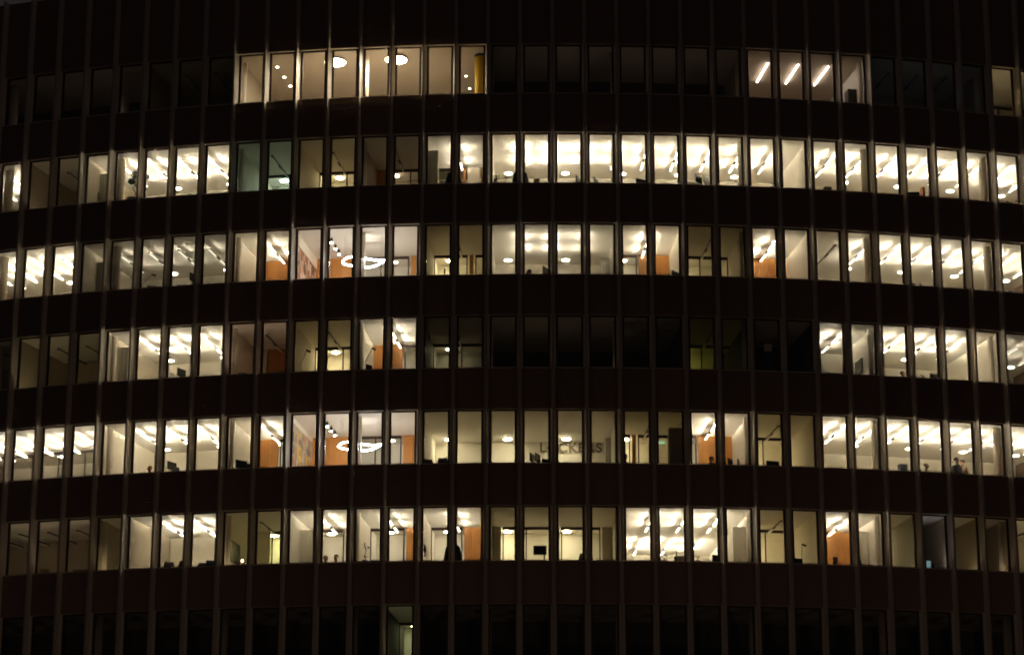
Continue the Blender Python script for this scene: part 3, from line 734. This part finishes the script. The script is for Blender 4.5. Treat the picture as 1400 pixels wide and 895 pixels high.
box_item(3, 25.0, .8, .12, .2, 'small dark bottle crate on the sill before the cream wall, third storey right', M_BLACK, name='desk_object', cat='object')
# fourth storey
monitor(4, 5.85, .75, 'dark monitor seen edge on, seventh window from left, fourth storey down', 1.25, .56)
plant(4, 5.5, .9, 'small leafy plant on the sill, seventh window from left, fourth storey down', [((0, 0, .38), (.12, .1, .08))], [(0, 0, .3)], seed=14, n=40, size=.04)
box_item(4, 3.05, .6, .55, .2, 'dark row of folders on the sill of the dim room, fourth storey left', M_BLACK, name='folder_row', cat='folders')
box_item(4, 7.92, .5, .34, .16, 'flat black box on the sill of the pinkish dim room', M_BLACK)
desk_lamp(4, 9.73, 1.0, 'tall desk lamp in the dim yellow room, fourth storey down', 1.2, .25)
desk_lamp(4, 11.78, 1.0, 'tall desk lamp before the cream wall beside orange panels, fourth storey down', 1.2, .3)
monitor(4, 11.85, .6, 'low dark monitor under the tall desk lamp, fourth storey down', .9, .36, .3)
chair(4, 26.3, 1.0, 'dark chair back low on the sill, leftmost bright right-hand window, fourth storey down', .2, 1.12)
person(4, 28.57, 1.2, True, .6, (.5, .5, .52), DK, (.12, .09, .06), 'seated person in a grey shirt left of the middle, right-hand office, fourth storey down')
laptop(4, 29.3, .9, 'open laptop on a riser, fourth window from right, fourth storey down', .7)
monitor(4, 29.55, .9, 'monitor with papers beside it, fourth window from right, fourth storey down', .3, .44)
t = thing('reflection_patch', 'small pale notice painted in a black window, fourth storey down', 'reflection', 24.1, .4, floor(4)+1.66)  # pale patch standing in for a small reflection in the pane
MB().box(-.16, .16, 0, .02, 0, .3).build('paper', mat('reflection_tone', (.75, .68, .55), .8), t); MB().box(-.17, .17, .021, .03, -1.66, .31).build('panel', M_BLACK, t)
# fifth storey
person(5, 4.81, 1.2, True, -.8, (.6, .55, .5), DK, (.35, .16, .08), 'seated red-haired person low at the window, sixth window from left, fifth storey down', skin=(.55, .30, .22))
laptop(5, 5.85, .8, 'open dark laptop on a riser, seventh window from left, fifth storey down', .8)
monitor(5, 5.65, .8, 'monitor edge beside the laptop, seventh window from left, fifth storey down', 1.2, .58)
monitor(5, 7.9, .75, 'dark tilted monitor before the cream wall, ninth window from left, fifth storey down', .9, .50)
laptop(5, 8.1, .8, 'laptop right of the tilted monitor, ninth window from left, fifth storey down', .3)
chair(5, 13.75, 1.0, 'left of two dark chair backs in the dim lobby, fifth storey down', .5, 1.2)
chair(5, 14.05, 1.1, 'right of two dark chair backs in the dim lobby, fifth storey down', -.3, 1.28)
person(5, 11.86, 2.6, True, PI*.9, (.08, .08, .1), DK, (.03, .02, .02), 'person seated at the back of the meeting room under the ring lamp')
monitor(5, 16.85, .8, 'left monitor edge below the letters, fifth storey down', 1.25, .54)
monitor(5, 17.02, .9, 'middle monitor edge below the letters, fifth storey down', 1.2, .56)
chair(5, 17.35, 1.0, 'dark chair back below the raised letters, fifth storey down', .2, 1.18)
person(5, 19.7, .9, True, .4, DK, DK, (.03, .02, .02), 'dark seated figure at the mullion of the dim room left of the exit sign')
person(5, 22.36, 1.1, True, PI, (.25, .1, .06), DK, (.12, .05, .03), 'seated person with brown hair before the orange wood panel, fifth storey right')
monitor(5, 22.88, .75, 'left of two dark monitors before the cream wall, fifth storey right', .9, .42, .4)
monitor(5, 23.15, .85, 'right of two dark monitors before the cream wall, fifth storey right', 1.2, .42, .4)
monitor(5, 24.19, .7, 'dark monitor low in the dim room right of the bright wood room', .2, .36)
person(5, 29.13, .9, True, 1.0, (.65, .62, .58), DK, (.45, .38, .28), 'seated fair-haired person in a white shirt, fourth window from right, fifth storey down')
person(5, 30.33, 1.5, False, .5, (.04, .07, .16), DK, (.04, .03, .02), 'standing person in a blue coat, left of the pair, fifth storey right', coat=(.03, .05, .11))
person(5, 30.62, 1.8, False, -.9, (.18, .06, .05), DK, (.05, .03, .02), 'standing person in a dark red top beside the one in blue', skin=(.5, .3, .22))
box_item(5, 28.35, .9, .3, .46, 'blue grey box at the sill, fifth window from right, fifth storey down', mat('blue_card', (.15, .2, .26), .7))
chair(5, 1.8, 1.3, 'pale grey chair back behind the glass, third window from left, fifth storey down', .4, 1.25, M_GREYP)
# sixth storey
box_item(6, 1.6, .7, .3, .3, 'small dim box on the sill, second window from left, sixth storey down', M_CARD)
box_item(6, 2.9, .6, .6, .16, 'dark heap on the sill, third window from left, sixth storey down', M_BLACK, name='folder_row', cat='folders')
chair(6, 5.6, 1.1, 'left of two black chair backs, sixth window from left, sixth storey down', .3, 1.22)
chair(6, 5.95, 1.0, 'right of two black chair backs, sixth window from left, sixth storey down', -.4, 1.24)
chair(6, 6.68, 1.0, 'black chair back low, seventh window from left, sixth storey down', 0, 1.12)
monitor(6, 7.1, .8, 'low monitor right in the seventh window from left, sixth storey down', .5, .36)
t = thing('table_lamp', 'small glowing table lamp beside the dark wall screen, sixth storey left', 'lamp', 7.98, 1.0, floor(6)+.75)
desk(6, 8.0); MB().cyl((0, 0, 0), (0, 0, .28), .015, n=8).build('stem', M_GREYP, t); MB().ell((0, 0, .34), .045, .045, .06, 10, 6).build('bulb', emit((1, .62, .36), 14.0, 'bulb'), t, True)
person(6, 10.5, 1.5, True, .3, (.4, .15, .1), DK, (.25, .1, .05), 'left of two seated people low at the window, sixth storey down', skin=(.5, .28, .2))
person(6, 10.86, 1.3, True, -.4, DK, DK, (.03, .02, .02), 'right of two seated people low at the window, dark hair, sixth storey down')
plant(6, 11.83, .8, 'tall sparse twig plant with few leaves before the cream wall, sixth storey down', [((-.06, 0, .80), (.10, .05, .12)), ((.1, 0, .70), (.06, .05, .06)), ((0, 0, .35), (.1, .05, .06))],
      [(-.02, 0, .4), (.03, 0, .6), (-.05, 0, .88)], seed=21, n=14, size=.04)
box_item(6, 12.15, .7, .3, .16, 'dark telephone and papers right of the twig plant', M_BLACK, name='desk_phone', cat='phone')
person(6, 13.93, 3.0, True, .2, (.3, .2, .15), DK, (.05, .03, .02), 'small seated person far back beside the glass partition, sixth storey down')
person(6, 14.5, .5, False, PI, DK, DK, (.02, .015, .01), 'person in black standing at the window beside the orange panel, sixth storey', coat=(.02, .02, .022))
t = thing('wall_hook', 'dark garment hanging on the wall left of the standing person in black', 'coat', 13.56, 1.2, floor(6)+1.15)
MB().box(0, .05, -.03, .03, .42, .46).build('hook', M_GREYP, t); MB().tube([(.05, 0, .44), (.05, .02, .25), (.05, 0, .0)], [.02, .06, .035], 8).build('garment', M_BLACK, t)
t = thing('screen_on_stand', 'dark flat screen on a floor stand behind the glass, sixth storey middle', 'screen', 17.1, 2.5, floor(6)+.002)
MB().box(-.25, .25, -.2, .2, 0, .03).build('foot', M_BLACK, t); MB().box(.14, .20, -.02, .02, .03, 1.6).build('pole', M_BLACK, t)
MB().box(-.26, .26, -.07, -.02, 1.42, 1.78).build('panel', M_BLACK, t)
chair(6, 17.62, 1.0, 'left of two black chair backs before the greenish lit wall, sixth storey', .9, 1.22)
chair(6, 18.28, 1.0, 'right of two black chair backs before the greenish lit wall, sixth storey', -.8, 1.25)
box_item(6, 21.3, .85, .34, .34, 'dark box with a bottle on top, twelfth window from right, sixth storey down', mat('dark_card', (.09, .07, .06), .8))
t = thing('bottle', 'dark bottle standing on the box in the deep bright office', 'bottle', 21.22, .85, floor(6)+DT+.35)
m = MB(); m.cyl((0, 0, 0), (0, 0, .13), .032, n=10).cyl((0, 0, .13), (0, 0, .2), .032, .012, 10).build('glass_body', M_BLACK, t); MB().cyl((0, 0, .2), (0, 0, .215), .014, n=8).build('cap', M_GREYP, t)
plant(6, 20.85, .9, 'small green plant left of the box with the bottle, sixth storey', [((0, 0, .36), (.14, .1, .08))], [(0, 0, .3)], seed=25, n=40, size=.04)
plant(6, 21.85, .9, 'small green plant at the left, eleventh window from right, sixth storey down', [((0, 0, .34), (.12, .1, .07))], [(0, 0, .3)], seed=26, n=36, size=.04)
monitor(6, 22.42, .8, 'low dark monitor at the right, eleventh window from right, sixth storey down', .7, .40)
desk_lamp(6, 25.04, .8, 'tall thin pole lamp in the brown room, eighth window from right, sixth storey down', .95, .02)
monitor(6, 24.85, .8, 'low dark monitor beside the thin pole lamp, sixth storey right', .2, .36)
person(6, 26.2, 1.3, True, PI/2, (.62, .60, .56), DK, (.04, .025, .02), 'seated dark-haired person in a white shirt before the orange wood wall', longhair=True, skin=(.45, .27, .2))
box_item(6, 26.75, .9, .34, .34, 'stack of pale boxes before the cabinet, right of the orange wood room', M_GREYP)
box_item(6, 27.05, .9, .5, .2, 'row of small dark items on the sill, fifth window from right, sixth storey down', M_CARD, name='desk_items', cat='items')
monitor(6, 29.0, .75, 'monitor glowing blue in the grey dim room, sixth storey right', .0, .44, .2, emit((.25, .55, .70), .28, 'screen'))
chair(6, 29.25, 1.0, 'dark chair right of the blue glowing monitor, sixth storey right', .3, 1.2)

# ------------------------------------------------------------------ street lamps on the street in front (they warm the lower facade)
def street_lamp(x, y, n):
    t = tag(obj('street_lamp', None, None, (x, y, 0), 0), 'tall street lamp standing on the street %s' % n, 'street lamp', 'street lamps')
    MB().cyl((0, 0, 0), (0, 0, .5), .11, .1, 12).build('base', M_GREYP, t); MB().cyl((0, 0, .5), (0, 0, 6.6), .07, .045, 12).build('pole', M_GREYP, t)
    MB().tube([(0, 0, 6.55), (0, .4, 6.85), (0, 1.0, 6.95)], .035, 8).build('bracket', M_GREYP, t)
    h = MB().ell((0, 1.2, 6.95), .17, .38, .09, 14, 8).build('lamp_head', M_GREYP, t, True)
    l = bpy.data.lights.new('street_light', 'POINT'); l.energy = STREET; l.color = (1, .62, .38); l.shadow_soft_size = .12
    lo_ = bpy.data.objects.new('street_light', l); COL.objects.link(lo_); lo_.parent = t; lo_.location = (0, 1.2, 6.75)
    MB().ell((0, 1.2, 6.84), .12, .3, .05, 14, 6).build('diffuser', emit((1, .62, .38), 3.0, 'street'), t, True)
STREET = 600
street_lamp(-24, 62, 'to the left'); street_lamp(2, 60, 'at the middle'); street_lamp(24, 64, 'to the right')
